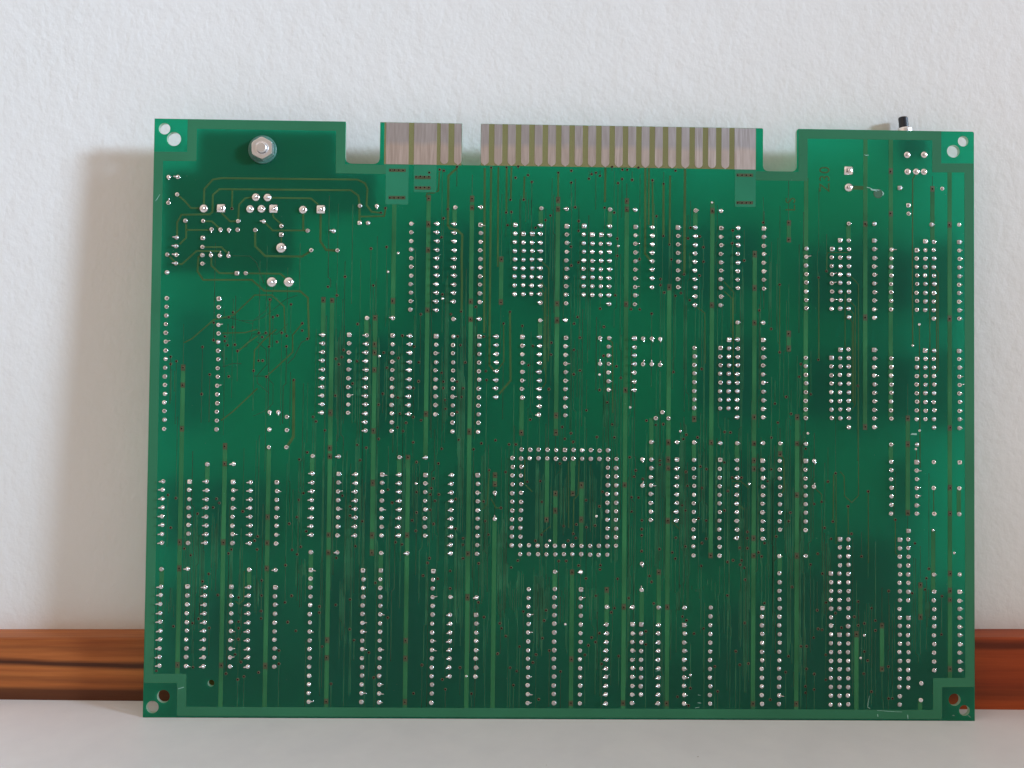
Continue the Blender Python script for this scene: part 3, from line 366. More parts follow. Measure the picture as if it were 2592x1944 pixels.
def wood_material():
    m, n, l, b = mat('varnished_wood')
    t = n.new('ShaderNodeTexCoord'); mp = n.new('ShaderNodeMapping'); l.new(t.outputs['Object'], mp.inputs[0])
    mp.inputs['Scale'].default_value = (6, 150, 150)
    def noise(s, d, dist=0.0, rough=.6):
        z = n.new('ShaderNodeTexNoise'); z.inputs['Scale'].default_value = s; z.inputs['Detail'].default_value = d
        z.inputs['Distortion'].default_value = dist; z.inputs['Roughness'].default_value = rough; l.new(mp.outputs[0], z.inputs['Vector']); return z.outputs[0]
    r = n.new('ShaderNodeValToRGB'); l.new(noise(1.3, 6, .4), r.inputs[0])
    e = r.color_ramp.elements; e[0].position = .30; e[0].color = (0.30, 0.080, 0.020, 1); e[1].position = .72; e[1].color = (0.58, 0.21, 0.055, 1)
    q = e.new(.5); q.color = (0.46, 0.145, 0.038, 1)
    r2 = n.new('ShaderNodeValToRGB'); l.new(noise(7, 4, .2), r2.inputs[0])
    e2 = r2.color_ramp.elements; e2[0].position = .35; e2[0].color = (.86, .82, .80, 1); e2[1].position = .6; e2[1].color = (1, 1, 1, 1)
    x = n.new('ShaderNodeMix'); x.data_type = 'RGBA'; x.blend_type = 'MULTIPLY'; x.inputs[0].default_value = 1
    l.new(r.outputs[0], x.inputs[6]); l.new(r2.outputs[0], x.inputs[7])
    # dark heartwood bands that wander along the board
    s = n.new('ShaderNodeSeparateXYZ'); l.new(t.outputs['Object'], s.inputs[0])
    wob = n.new('ShaderNodeTexNoise'); wob.inputs['Scale'].default_value = 22; wob.noise_dimensions = '1D'; l.new(s.outputs['X'], wob.inputs['W'])
    col = x.outputs[2]
    def math_(op, a, bb, c=None):
        k = n.new('ShaderNodeMath'); k.operation = op
        for i, q in enumerate((a, bb, c)):
            if q is None: continue
            if isinstance(q, (int, float)): k.inputs[i].default_value = q
            else: l.new(q, k.inputs[i])
        return k.outputs[0]
    def band(zc, wd, sl, x0, x1, soft, amp, dark):
        nonlocal col
        c = math_('MULTIPLY_ADD', wob.outputs[0], amp, zc - amp / 2)
        c = math_('MULTIPLY_ADD', s.outputs['X'], sl, c)
        d = math_('ABSOLUTE', math_('SUBTRACT', s.outputs['Z'], c), None)
        d = math_('ADD', d, math_('MULTIPLY_ADD', noise(3, 4), 0.0016, -0.0008))
        mrn = n.new('ShaderNodeMapRange'); mrn.inputs['From Min'].default_value = wd; mrn.inputs['From Max'].default_value = wd + soft
        mrn.inputs['To Min'].default_value = 1; mrn.inputs['To Max'].default_value = 0; l.new(d, mrn.inputs['Value'])
        f = mrn.outputs[0]
        g = n.new('ShaderNodeMapRange'); l.new(s.outputs['X'], g.inputs['Value'])
        g.inputs['From Min'].default_value = x0; g.inputs['From Max'].default_value = x1
        f = math_('MULTIPLY', f, g.outputs[0])
        f = math_('MULTIPLY', f, dark)
        y = n.new('ShaderNodeMix'); y.data_type = 'RGBA'; l.new(f, y.inputs[0]); l.new(col, y.inputs[6]); y.inputs[7].default_value = (.045, .014, .008, 1)
        col = y.outputs[2]
    band(0.0112, 0.0004, -0.016, 0.20, 0.12, 0.0012, 0.0018, .92)
    band(0.0012, 0.0022, 0.0, 0.24, 0.16, 0.0016, 0.0006, .80)
    band(0.0065, 0.0002, -0.01, 0.20, 0.10, 0.0012, 0.0030, .3)
    band(0.0165, 0.0001, 0.0, 0.20, 0.10, 0.0010, 0.0016, .25)
    band(0.0200, 0.0006, 0.0, 0.17, 0.22, 0.0014, 0.0008, .65)
    band(0.0055, 0.0003, 0.0, 0.17, 0.22, 0.0030, 0.0020, .45)
    # redder and darker to the right: warm, dim light painted into the wood colour
    g = n.new('ShaderNodeMapRange'); l.new(s.outputs['X'], g.inputs['Value']); g.inputs['From Min'].default_value = 0.08; g.inputs['From Max'].default_value = 0.24
    y = n.new('ShaderNodeMix'); y.data_type = 'RGBA'; y.blend_type = 'MULTIPLY'; l.new(g.outputs[0], y.inputs[0]); l.new(col, y.inputs[6]); y.inputs[7].default_value = (.80, .42, .28, 1)
    l.new(y.outputs[2], b.inputs['Base Color']); b.inputs['Roughness'].default_value = .42; b.inputs['Specular IOR Level'].default_value = .25
    return m

# shelf top
me = MB()
me.add([(-1.2, -0.9, -0.03), (1.4, -0.9, -0.03), (1.4, 0.05, -0.03), (-1.2, 0.05, -0.03),
        (-1.2, -0.9, 0.00035), (1.4, -0.9, 0.00035), (1.4, 0.05, 0.00035), (-1.2, 0.05, 0.00035)],
       [(0, 3, 2, 1), (4, 5, 6, 7), (0, 1, 5, 4), (1, 2, 6, 5), (2, 3, 7, 6), (3, 0, 4, 7)])
link('shelf', me.mesh('shelf'), table_material(), kind='structure', label='white painted shelf top the circuit board stands on')
# wall
me = MB(); d0, d1 = 0.0080, 0.0280
me.add([at(-1.2, d0, 0.0003), at(1.6, d0, 0.0003), at(1.6, d0, 1.2), at(-1.2, d0, 1.2), at(-1.2, d1, 0.0003), at(1.6, d1, 0.0003), at(1.6, d1, 1.2), at(-1.2, d1, 1.2)],
       [(0, 1, 2, 3), (5, 4, 7, 6), (3, 2, 6, 7), (4, 0, 3, 7), (1, 5, 6, 2), (0, 4, 5, 1)])
link('wall', me.mesh('wall'), wall_material(), kind='structure', label='white painted wall with a fine orange peel texture')
# wooden strip: front face, a rounded nose and a flat top against the wall
me = MB(); NS = 63
s0, s1 = -1.10, 1.42
rows = []
for i in range(NS + 1):
    s = s0 + (s1 - s0) * i / NS; h = 0.0191 + 0.0033 * min(.5, max(-.2, s)) / 0.3113
    pr = [(0.0, 0.0004), (0.0, h - 0.0009), (0.0001, h - 0.0005), (0.00035, h - 0.0002), (0.0008, h), (0.00795, h + 0.0003), (0.00795, 0.0004)]
    rows.append([at(s, d, z) for d, z in pr])
np_ = len(rows[0]); vs = [p for r_ in rows for p in r_]; fs = []
for i in range(NS):
    for j in range(np_):
        k = (j + 1) % np_; fs.append((i * np_ + j, (i + 1) * np_ + j, (i + 1) * np_ + k, i * np_ + k))
fs += [tuple(range(np_)), tuple(NS * np_ + j for j in range(np_ - 1, -1, -1))]
me.add(vs, fs)
ws = link('skirting_strip', me.mesh('skirting_strip'), wood_material(), label='reddish brown wooden skirting strip with dark grain along the foot of the wall', category='skirting board')

# ------------------------------------------------------------------ the circuit board
board = bpy.data.objects.new('circuit_board', None); C.objects.link(board)
board.rotation_euler = (math.radians(90 - 2.6), 0, 0)
board.empty_display_size = .02
board['label'] = 'green printed circuit board standing solder side out against the wall'
board['category'] = 'circuit board'
TH = 0.0012
def g2(p): return (p[0] * G, p[1] * G)
def rounded(pts, r):
    # round the inner corners flagged with a third value
    out = []
    n = len(pts)
    for i, p in enumerate(pts):
        if len(p) < 3: out.append(Vector(p[:2])); continue
        a = Vector(pts[i - 1][:2]); b = Vector(p[:2]); c = Vector(pts[(i + 1) % n][:2]); rr = p[2]
        u = (a - b).normalized(); v = (c - b).normalized()
        for k in range(6):
            t = k / 5; q0 = b + u * rr; q1 = b + v * rr
            out.append((1 - t) ** 2 * q0 + 2 * t * (1 - t) * b + t * t * q1)
    return out
OUT = rounded([(.2, .14), (95.8, .14), (95.8, 68.8, .25), (74.87, 68.8, .3), (74.87, 63.76, .7), (70.9, 63.76, .7), (70.9, 68.8, .2), (37.9, 68.8), (37.9, 63.93, .2),
       (35.73, 63.93, .2), (35.73, 68.8), (26.22, 68.8), (26.22, 63.9, .8), (22.24, 63.9, .8), (22.24, 68.8, .1), (.2, 68.8)], 0)
HOLES = [(1.36, 67.63, .66), (2.47, 66.45, .81), (94.51, 67.65, .62), (93.35, 66.45, .75), (2.49, 2.54, .73), (1.27, 1.33, .70), (7.86, 4.06, .385), (93.45, 2.57, .70), (94.59, 1.34, .61)]
loops = [[Vector((p.x * G, p.y * G, 0)) for p in OUT]]
for x, y, r in HOLES: loops.append([Vector((px, py, 0)) for px, py in circ(x * G, y * G, r * G, 32)][::-1])
flat = [p for lp in loops for p in lp]
tri = tessellate_polygon(loops)
me = MB(); nf = len(flat)
ff = []
for t in tri:
    a, b_, c = (flat[i] for i in t)
    ff.append(tuple(t) if (b_ - a).cross(c - a).z > 0 else tuple(reversed(t)))
me.add([(p.x, p.y, 0) for p in flat] + [(p.x, p.y, -TH) for p in flat], ff, 0)
k = 0
for lp in loops:
    n = len(lp)
    me.f += [(k + i, nf + k + i, nf + k + (i + 1) % n, k + (i + 1) % n) for i in range(n)]; me.mi += [1] * n
    k += n
link('laminate', me.mesh('laminate', (M_MASK, M_EDGE)), None, board)

def poly_part(name, pts, z0, z1, mt):
    b = MB(); b.prism([g2(p) for p in pts], z0, z1); return link(name, b.mesh(name), mt, board)
# bare laminate along the edge connector
def rect(u0, v0, u1, v1): return [(u0, v0), (u1, v0), (u1, v1), (u0, v1)]
poly_part('connector_strip', rect(26.72, 63.90, 35.70, 68.78), -1e-5, 2e-5, M_BARE)
poly_part('connector_strip', rect(37.92, 63.93, 70.05, 68.78), -1e-5, 2e-5, M_BARE)
# contact fingers
def finger(u0, u1, point=True, wide=False):
    if wide: p = rect(u0, 63.92, u1, 68.77)
    else:
        c = (u0 + u1) / 2; r = (u1 - u0) / 2; p = [(u1, 68.77), (u0, 68.77), (u0, 64.0 + r)]
        for k in range(1, 8):
            a = math.pi + math.pi * k / 8; d = .10 if (k == 4 and point) else 0
            p.append((c + r * math.cos(a), 64.0 + r + r * .95 * math.sin(a) - d))
        p.append((u1, 64.0 + r)); 
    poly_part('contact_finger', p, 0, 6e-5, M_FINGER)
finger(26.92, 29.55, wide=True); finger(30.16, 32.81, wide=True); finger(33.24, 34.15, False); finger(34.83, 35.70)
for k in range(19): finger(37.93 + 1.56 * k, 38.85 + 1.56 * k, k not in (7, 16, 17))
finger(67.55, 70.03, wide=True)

# copper border and planes
b = MB()
b.strip([g2(p) for p in ((.80, 4.4), (.74, 64.42), (4.55, 64.44), (4.55, 68.22), (21.65, 68.22), (21.68, 63.28), (26.97, 63.28))], 1.06 * G, 0, 6.5e-5)
link('ground_border', b.mesh('ground_border'), M_BORDER, board)
b = MB()
b.strip([g2(p) for p in ((.27, 4.56), (4.52, 4.58), (4.59, .86), (91.45, .86), (91.45, 4.52), (95.22, 4.57), (95.19, 64.50), (91.38, 64.46), (91.38, 68.24), (75.6, 68.2), (75.61, 63.2), (70.0, 63.2))], 1.06 * G, 0, 6e-5)
link('ground_border', b.mesh('ground_border'), M_BORDER, board)
for u0, v0, u1, v1 in ((26.94, 59.22, 29.58, 63.89), (30.18, 60.69, 32.81, 63.90), (67.60, 59.52, 70.05, 63.91)):
    poly_part('supply_pad', rect(u0, v0, u1, v1), 0, 7.5e-5, M_SUPPLY)
for r_ in BARS.split(';'):
    u0, v0, u1, v1 = map(float, r_.split()); b = MB()
    um = (u0 + u1) / 2 if abs(u1 - u0) < .35 else None
    p0, p1 = ((um, v0 + .15), (um, v1 - .1)) if um else ((u0, v0 + .15), (u1, v1 - .1))
    b.strip([g2(p0), g2(p1)], .50 * G, 0, 5e-5); link('copper_strip', b.mesh('copper_strip'), M_COPPER, board)
for r_ in POLYS.split(';'):
    q = r_.split(); b = MB(); P = [tuple(map(float, t.split(','))) for t in q[1:]]
    wd = float(q[0]) * MM; b.strip([g2(p) for p in P], wd, 0, 4e-5)
    link('copper_track', b.mesh('copper_track'), M_TRACE if wd > .00018 else M_FINE, board)
# fine tracks: hundreds of hair-thin runs with 45 degree jogs
b = MB(); b2 = MB(); rnd = random.Random(11)
def hair(u, v0, v1):
    if v0 < v1: v0, v1 = v1, v0
    P = [(u, v0)]; v = v0; cu = u
    while v - v1 > 1.5:
        v -= rnd.uniform(3, 16)
        if v <= v1 + .8: break
        if rnd.random() < .45:
            j = rnd.choice((-.25, .25, .5, -.5)) * .6
            P += [(cu, v), (cu + j, v - abs(j))]; cu += j; v -= abs(j)
    P.append((cu, v1)); (b2 if rnd.random() < .22 else b).strip([g2(p) for p in P], rnd.choice((.17, .20, .26)) * MM, 0, rnd.choice((2e-5, 3e-5)))
for r_ in BUNDLES.split(';'):
    u0, u1, v0, v1, n = r_.split(); u0, u1, v0, v1, n = float(u0), float(u1), float(v0), float(v1), int(n)
    n = int(n * 1.3)
    for i in range(n):
        hair(u0 + (u1 - u0) * (i + .5) / n + rnd.uniform(-.04, .04), v0 - rnd.uniform(0, 3), v1 + rnd.uniform(0, 4))
VL = [tuple(map(float, r_.split())) for r_ in VIAS.split(';')]
for u, v in VL:
    if rnd.random() < .75 and 1.5 < u < 94.5 and not (26 < u < 33.5 and v > 58) and not (67 < u < 71 and v > 59):
        d = rnd.choice((-1, 1)) * rnd.uniform(2, 12); hair(u, v, min(63.5, max(1.4, v + d)))
for _ in range(150):                                    # single runs wherever the photograph is finely ruled
    u, v = rnd.uniform(16, 76), rnd.choice((rnd.uniform(30, 60), rnd.uniform(8, 40))); hair(round(u * 4) / 4 + rnd.choice((-.06, .06)), v, max(1.5, v - rnd.uniform(5, 18)))
link('fine_tracks', b.mesh('fine_tracks'), M_FINE, board, kind='stuff')
# the crossing and curling tracks below the amplifier section
for _ in range(9):
    u, v = rnd.uniform(9.5, 17), rnd.uniform(36, 50); a = rnd.choice((0, 45, 90, 135, 60, 120)); P = [(u, v)]
    for k in range(rnd.randint(3, 6)):
        a += rnd.choice((-45, -20, 0, 20, 45)); d = rnd.uniform(.7, 2.0); u = min(18.5, max(8.6, u + d * math.cos(math.radians(a)))); v = min(53, max(33, v + d * math.sin(math.radians(a)))); P.append((u, v))
    b2.strip([g2(p) for p in P], rnd.choice((.16, .2, .25)) * MM, 0, rnd.choice((2.4e-5, 3.4e-5)))
link('brown_fine_tracks', b2.mesh('brown_fine_tracks'), M_FINE2, board, kind='stuff')

# ------------------------------------------------------------------ vias
# where a via pierces a wide strip or plane the lacquer shows brown round it
b = MB(); BL = [tuple(map(float, r_.split())) for r_ in BARS.split(';')]
for u, v in VL:
    for u0, v0, u1, v1 in BL:
        if v1 - .3 < v < v0 + .3 and abs(u - (u0 + (u1 - u0) * (v - v0) / (v1 - v0 + 1e-9))) < .22:
            c = (u0 + u1) / 2 if abs(u1 - u0) < .35 else u
            b.prism([g2(p) for p in rect(c - .25, v - rnd.uniform(.28, .40), c + .25, v + rnd.uniform(.28, .40))], 3e-5, 5.8e-5); break
for u0, u1, v in ((27.3, 29.25, 63.2), (27.3, 29.25, 60.02), (30.3, 32.15, 62.4), (30.3, 32.15, 61.18), (67.8, 69.75, 63.25), (67.8, 69.75, 60.02)):
    b.prism([g2(p) for p in rect(u0, v - .19, u1, v + .19)], 5e-5, 8.4e-5)
link('brown_patches', b.mesh('brown_patches'), M_HALO, board, kind='stuff')
b = MB()
for u, v in VL:
    x, y = u * G, v * G; o = circ(x, y, .43 * MM * rnd.uniform(.9, 1.05), 10); i_ = circ(x, y, .27 * MM, 10)
    k = len(b.v)
    b.v += [(p[0], p[1], 0) for p in o] + [(x + (p[0] - x) * .9, y + (p[1] - y) * .9, 1.2e-4) for p in o] + [(p[0], p[1], 1.3e-4) for p in i_] + [(p[0], p[1], 9e-5) for p in i_]
    for j in range(10):
        n = (j + 1) % 10
        b.f += [(k + j, k + n, k + 10 + n, k + 10 + j), (k + 10 + j, k + 10 + n, k + 20 + n, k + 20 + j), (k + 20 + j, k + 20 + n, k + 30 + n, k + 30 + j)]; b.mi += [0, 0, 1]
    b.f.append(tuple(k + 30 + j for j in range(10))); b.mi.append(1)
link('vias', b.mesh('vias', (M_VIA, M_BORE_SHADE)), None, board, kind='stuff')
# vias on the connector pads and a few others filled with solder
b = MB()
for r_ in TINNED.split(';'):
    u, v = map(float, r_.split()); x, y = u * G, v * G
    o = circ(x, y, .38 * MM, 10); b.add([(p[0], p[1], 0) for p in o] + [(x + (p[0] - x) * .6, y + (p[1] - y) * .6, .00016) for p in o] + [(x, y, .0002)],
        [(j, (j + 1) % 10, 10 + (j + 1) % 10, 10 + j) for j in range(10)] + [(10 + j, 10 + (j + 1) % 10, 20) for j in range(10)])
link('solder_filled_vias', b.mesh('solder_filled_vias', smooth=True), M_SOLDER, board, kind='stuff')

# ------------------------------------------------------------------ solder joints
NSEG = 12
def joint(kind, sq, seed, big=0.0):
    r = random.Random(seed); b = MB(); R0 = (big or .66) * MM
    def ring(rad, z, square=0.0):
        P = []
        for j in range(NSEG):
            a = 2 * math.pi * (j + .5) / NSEG; cx, cy = math.cos(a), math.sin(a)
            k = 1 / max(abs(cx), abs(cy)); k = min(k, 1.36)
            f = rad * (1 + (k - 1) * square); P.append((cx * f, cy * f, z))
        return P
    h = (big * .55 if big else r.uniform(.42, .62)) * MM
    if kind == 'F': prof = [(1, 0), (.93, .10), (.80, .20), (.45, .27)]; tip = .28; hh = .5 * MM
    elif big: prof = [(1, 0), (.97, .22), (.85, .5), (.62, .78), (.40, .90), (.30, .92), (.26, 1.22)]; tip = 1.30; hh = h
    elif r.random() < .55: prof = [(1, 0), (.98, .34), (.88, .60), (.68, .70), (.40, .74)]; tip = .80; hh = h
    else: prof = [(1, 0), (.97, .28), (.84, .48), (.60, .56), (.40, .62), (.34, .92), (.20, .99)]; tip = 1.0; hh = h
    rings = [ring(R0 * p[0], hh * p[1], (1 - i / len(prof)) if sq else 0) for i, p in enumerate(prof)]
    ox, oy = (r.uniform(-.06, .06) * MM for _ in 'xy')
    vs = [(x + ox * i / 4, y + oy * i / 4, z) for i, rg in enumerate(rings) for x, y, z in rg]; n = len(rings)
    vs.append((ox, oy, hh * tip)); fs = []
    for i in range(n - 1):
        fs += [(i * NSEG + j, i * NSEG + (j + 1) % NSEG, (i + 1) * NSEG + (j + 1) % NSEG, (i + 1) * NSEG + j) for j in range(NSEG)]
    fs += [((n - 1) * NSEG + j, (n - 1) * NSEG + (j + 1) % NSEG, n * NSEG) for j in range(NSEG)]
    b.add(vs, fs)
    lead = {'L': ((-1, 0), r.uniform(.92, 1.05), .23), 'R': ((1, 0), r.uniform(.76, .86), .15), 'H': ((-1, r.uniform(-.2, .2)), r.uniform(.45, .9), .20),
            'U': ((r.uniform(-.1, .25), 1), r.uniform(1.1, 1.35), .17), 'N': ((r.uniform(-.1, .25), -1), r.uniform(.9, 1.1), .19),
            'Q': ((1, r.uniform(-.15, .25)), r.uniform(1.0, 1.5), .14)}.get(kind)
    if lead:
        (dx, dy), ln, hw = lead; d = Vector((dx, dy)).normalized(); pn = Vector((-d.y, d.x)); NL = 7
        st = []
        back = -.35 if kind == 'H' else -.12
        for i in range(NL):
            t = i / (NL - 1); s = (back + (ln - back) * t) * MM
            z = (.32 + (.60 if kind in 'LH' else .12) * max(0, t)) * MM
            wv = hw * (1 if .05 < t < .85 else .6) * MM
            for j in range(8):
                a = 2 * math.pi * j / 8; c = math.cos(a); q = math.sin(a)
                p = d * s + pn * wv * c; st.append((p.x, p.y, z + q * wv * .75))
        fs = []
        for i in range(NL - 1):
            fs += [(i * 8 + j, i * 8 + (j + 1) % 8, (i + 1) * 8 + (j + 1) % 8, (i + 1) * 8 + j) for j in range(8)]
        fs += [tuple(range(7, -1, -1)), tuple((NL - 1) * 8 + j for j in range(8))]
        b.add(st, [tuple(reversed(f)) for f in fs])
    return b
cache = {}
def joint_data(kind, sq, var, big=0.0):
    key = (kind, sq, var, big)
    if key not in cache:
        jb = joint(kind, sq, sum(map(ord, kind)) * 31 + (7 if sq else 0) + var * 101 + int(big * 100), big)
        cache[key] = (jb, jb.mesh('solder_joint', smooth=True)); cache[key][1].materials.append(M_DULL if kind == 'F' else M_SOLDER)
    return cache[key]
J = []
for r_ in PAD_ROWS.split(';'):
    u, v, hv, n, kd, sq = r_.split(); u, v, n = float(u), float(v), int(n)
    for i in range(n):
        kk = kd
        if kd == 'X': kk = 'Q' if rnd.random() < (.45 if i > 6 else .1) else 'D'
        if kd == 'D' and rnd.random() < .04: kk = 'Q'
        if kd == 'R' and rnd.random() < .08: kk = 'Q'
        J.append((u + (i if hv == 'H' else 0), v - (0 if hv == 'H' else i), kk, (sq == 's' and i == 0) or (sq == '6' and i == 5), 0.0))
for r_ in SINGLES.split(';'):
    q = r_.split(); J.append((float(q[0]), float(q[1]), q[2][-1], q[2][0] == 's', float(q[3]) if len(q) > 3 else 0.0))
J.sort(key=lambda j: (-j[4], {'Q': 0, 'U': 1, 'N': 1, 'L': 2, 'R': 3, 'H': 3}.get(j[2], 4)))
jitter = lambda: rnd.uniform(-.035, .035)
rest = MB()
for i, (u, v, kd, sq, big) in enumerate(J):
    jb, jm = joint_data(kd, sq, rnd.randrange(6) if not big else 0, big)
    x, y = (u + jitter()) * G, (v + jitter()) * G
    if i < 300:
        o = link('solder_joint', jm, None, board); o.location = (x, y, 4e-5)
        if not big: o.rotation_euler.z = rnd.uniform(-.09, .09)
    else:
        a = rnd.uniform(-.09, .09); c, s = math.cos(a), math.sin(a); f = rnd.uniform(.95, 1.05)
        rest.add([(x + (p[0] * c - p[1] * s) * f, y + (p[0] * s + p[1] * c) * f, p[2] * f + 4e-5) for p in jb.v], jb.f, 1 if kd == 'F' or rnd.random() < .3 else 0)
link('solder_joints', rest.mesh('solder_joints', (M_SOLDER, M_DULL), smooth=True), None, board, kind='stuff')

# ------------------------------------------------------------------ bolt, nut, washer
def lathe(cx, cy, prof, n=32):
    b = MB(); vs = []; fs = []
    for r, z in prof: vs += [(x, y, z) for x, y in circ(cx, cy, r, n)]
    for i in range(len(prof) - 1): fs += [(i * n + j, i * n + (j + 1) % n, (i + 1) * n + (j + 1) % n, (i + 1) * n + j) for j in range(n)]
    fs.append(tuple((len(prof) - 1) * n + j for j in range(n))); b.add(vs, fs); return b
wx, wy = 12.70 * G, 65.34 * G; bx, by = 12.86 * G, 65.30 * G
wsh = link('washer', lathe(wx, wy, [(.00415, 0), (.00415, .0005), (.0040, .0006), (.0031, .0007)], 36).mesh('washer'), M_WASHER, board)
me = MB(); hexo = circ(bx, by, .0034, 6, math.radians(32)); n6 = 36
vs = []; fs = []
def hexr(a):
    k = (a - math.radians(32)) % (math.pi / 3) - math.pi / 6; return .0034 * math.cos(math.pi / 6) / math.cos(k)
for z, lim in ((.0006, 9), (.0023, 9), (.0026, .00318), (.00262, .0029), (.00262, .0020), (.00235, .0016)):
    for j in range(n6):
        a = 2 * math.pi * j / n6; r = min(hexr(a), lim); vs.append((bx + r * math.cos(a), by + r * math.sin(a), z))
for i in range(5): fs += [(i * n6 + j, i * n6 + (j + 1) % n6, (i + 1) * n6 + (j + 1) % n6, (i + 1) * n6 + j) for j in range(n6)]
me.add(vs, fs); link('hex_nut', me.mesh('hex_nut'), M_PLATE, board)
link('screw_end', lathe(bx, by, [(.0015, .002), (.0015, .0029), (.00125, .0032), (.0011, .0032)], 28).mesh('screw_end'), M_PLATE, board)

# ------------------------------------------------------------------ push button on the far side of the top edge
pb = MB()
pb.add([(x * G, y * G, z) for z in (-.0024, -.0094) for x, y in ((86.6, 65.4), (90.5, 65.4), (90.5, 68.5), (86.6, 68.5))], [(0, 1, 2, 3), (7, 6, 5, 4), (0, 4, 5, 1), (1, 5, 6, 2), (2, 6, 7, 3), (3, 7, 4, 0)])
btn = link('push_button', pb.mesh('push_button'), M_BLACK, board)
def vcyl(name, cx, cz, prof, mt, tilt=0.0, n=24):
    b = MB(); vs = []; fs = []
    for r, y in prof: vs += [(cx + r * math.cos(2 * math.pi * j / n) + (y - prof[0][1]) * tilt, y, cz + r * math.sin(2 * math.pi * j / n)) for j in range(n)]
    for i in range(len(prof) - 1): fs += [(i * n + j, (i + 1) * n + j, (i + 1) * n + (j + 1) % n, i * n + (j + 1) % n) for j in range(n)]
    fs.append(tuple((len(prof) - 1) * n + j for j in range(n - 1, -1, -1))); b.add(vs, fs)
    return link(name, b.mesh(name), mt, btn)
vcyl('collar', 88.72 * G, -.0060, [(.0021, 68.4 * G), (.0021, 69.7 * G), (.0019, 69.82 * G), (.0015, 69.82 * G)], M_PLATE)
vcyl('plunger', 88.64 * G, -.0060, [(.00138, 69.7 * G), (.00138, 71.05 * G), (.0012, 71.15 * G)], M_BLACK, -.09)

# ------------------------------------------------------------------ components on the far side (they block light through the laminate)
def box_part(name, u0, v0, u1, v1, z0, z1, mt):
    b = MB(); p = [g2(q) for q in rect(u0, v0, u1, v1)]; b.prism(p, z1, z0, bottom=True); return link(name, b.mesh(name), mt, board)
rows = []
for r_ in PAD_ROWS.split(';'):
    u, v, hv, n, kd, sq = r_.split()
    if hv == 'V' and u not in ('42', '43', '53', '54'): rows.append((float(u), float(v), int(n)))
rows.sort(); used = set()
for i, (u, v, n) in enumerate(rows):
    if i in used: continue
    for dist in ((3, 6) if u != 2 or v != 48 else ()):
        hit = [j for j, q in enumerate(rows) if j not in used and j != i and abs(q[0] - u - dist) < .1 and abs(q[1] - v) < .1 and abs(q[2] - n) < 1]
        if hit:
            used |= {i, hit[0]}; du = .38 if dist == 3 else .6
            box_part('chip', u + du - .3, v - n + .55, u + dist - du + .3, v + .45, -.0034, -.0072, M_CHIP); break
box_part('chip_socket', 42.6, 19.4, 53.4, 30.6, -.0018, -.0068, M_CHIP)
for u0, v0, u1, v1 in ((2.6, 33, 7.4, 47), (50.2, 48.5, 52.0, 57), (42.2, 48.5, 44.3, 57), (66.2, 35, 67.8, 44), (79.3, 1, 80.8, 22), (87.1, 1.5, 88.6, 22.5)):
    box_part('chip', u0, v0, u1, v1, -.0056, -.0086, M_CHIP)
# copper plane under the amplifier section, on the far face of the laminate
for u0, v0, u1, v1 in ((1.5, 51.0, 16.5, 58.0), (1.5, 58.0, 25.8, 63.0), (5.2, 63.0, 21.2, 67.7)):
    box_part('back_plane', u0, v0, u1, v1, -.00122, -.00128, M_BACK)

# ------------------------------------------------------------------ etched letters, scuffs
def letters(txt, u, v, size):
    cu = bpy.data.curves.new('etched_letters', 'FONT'); cu.body = txt; cu.size = size * G * 1.38; cu.align_x = 'CENTER'; cu.align_y = 'CENTER'; cu.extrude = 2e-5
    cu.space_character = 1.12
    t = bpy.data.objects.new('etched_letters_curve', cu); C.objects.link(t); bpy.context.view_layer.update()
    me = bpy.data.meshes.new_from_object(t.evaluated_get(bpy.context.evaluated_depsgraph_get())); bpy.data.objects.remove(t)
    me.materials.clear()
    o = link('etched_letters', me, M_TRACE, board); o.location = (u * G, v * G, 2e-5); o.rotation_euler = (0, 0, math.radians(90))
letters('Z30', 78.2, 62.9, 1.25); letters('LS', 74.2, 59.9, 1.2)
b = MB()
dm = circ(84.45 * G, 61.32 * G, .0014, 22); di = circ(84.45 * G, 61.32 * G, .00118, 22)
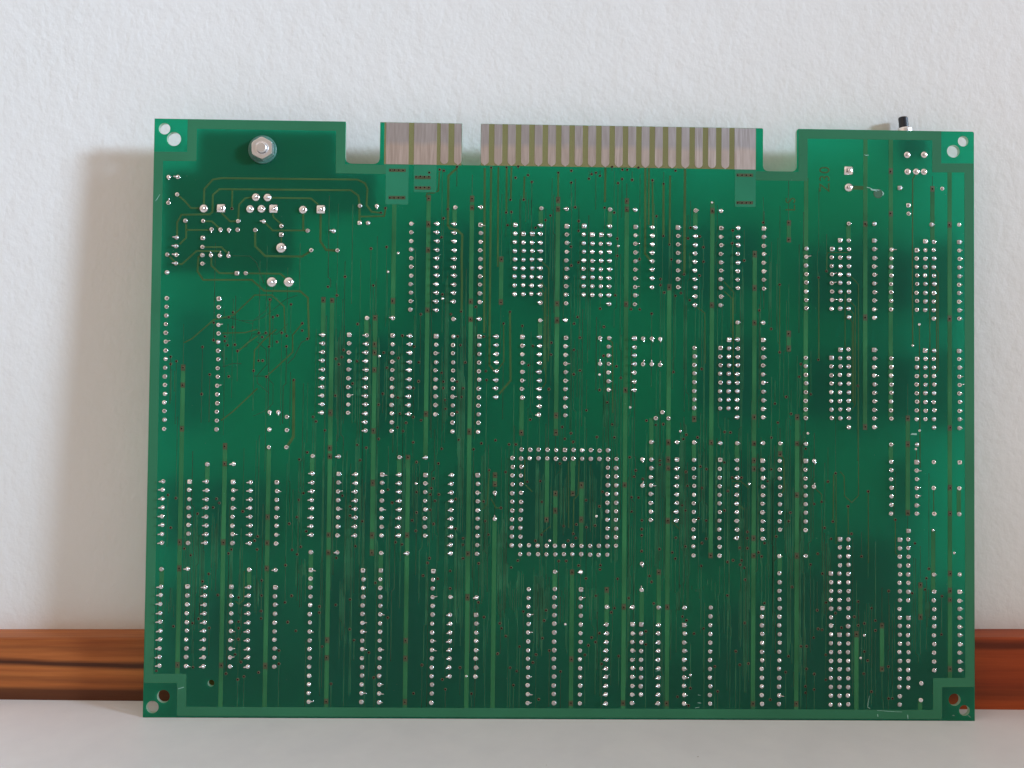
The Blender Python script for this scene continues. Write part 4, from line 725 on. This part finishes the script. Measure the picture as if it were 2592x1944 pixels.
b.add([(x, y, 2.5e-5) for x, y in dm] + [(x, y, 9e-5) for x, y in di] + [(x, y, 3e-5) for x, y in di], [(j, (j + 1) % 22, 22 + (j + 1) % 22, 22 + j) for j in range(22)] + [(22 + j, 22 + (j + 1) % 22, 44 + (j + 1) % 22, 44 + j) for j in range(22)] + [tuple(44 + j for j in range(22))])
link('dimple', b.mesh('dimple'), M_BACK, board)
b = MB()
def scuff(P, wd): b.strip([g2(p) for p in P], wd * MM, 5e-5, 1.0e-4)
scuff([(83.1, 62.05), (83.5, 61.95), (83.75, 61.8), (84.2, 61.78), (84.6, 61.7)], .22); scuff([(83.6, 61.75), (84.0, 61.7), (84.3, 61.6)], .30); scuff([(84.9, 61.6), (85.1, 61.35), (84.98, 61.1)], .25)
scuff([(82.8, 65.9), (83.0, 65.8), (83.35, 65.83)], .14); scuff([(88.3, 33.2), (89.0, 33.2)], .3); scuff([(88.4, 33.32), (89.0, 33.3)], .16)
scuff([(4.15, 3.4), (4.8, 3.6)], .16); scuff([(83.5, 3.0), (83.35, 2.2), (83.3, 1.7), (83.6, 1.5)], .12)
scuff([(84.4, 1.32), (86.0, 1.2), (87.3, 1.15)], .10); scuff([(84.45, .9), (84.5, .6)], .22); scuff([(87.95, .85), (88.0, .35)], .2); scuff([(94.9, .9), (95.3, .55)], .12); scuff([(93.2, .8), (93.4, .75)], .2)
scuff([(63.6, 3.0), (63.9, 2.95)], .12); scuff([(63.6, 2.1), (64.0, 2.05)], .16); scuff([(63.3, 1.5), (63.8, 1.6)], .12); scuff([(52.9, 4.9), (53.4, 5.3)], .10); scuff([(58.7, 5.7), (59.3, 5.75)], .10)
scuff([(33.0, 53.1), (33.4, 53.5)], .10); scuff([(.5, 59.2), (1.0, 60.0)], .12)
for _ in range(150):
    u, v = rnd.uniform(1, 95), rnd.uniform(1, 63); a = rnd.uniform(0, 6.3); d = rnd.uniform(.02, .07); scuff([(u, v), (u + d * math.cos(a), v + d * math.sin(a))], rnd.uniform(.05, .10))
link('scuffs', b.mesh('scuffs'), M_SCRATCH, board, kind='stuff')
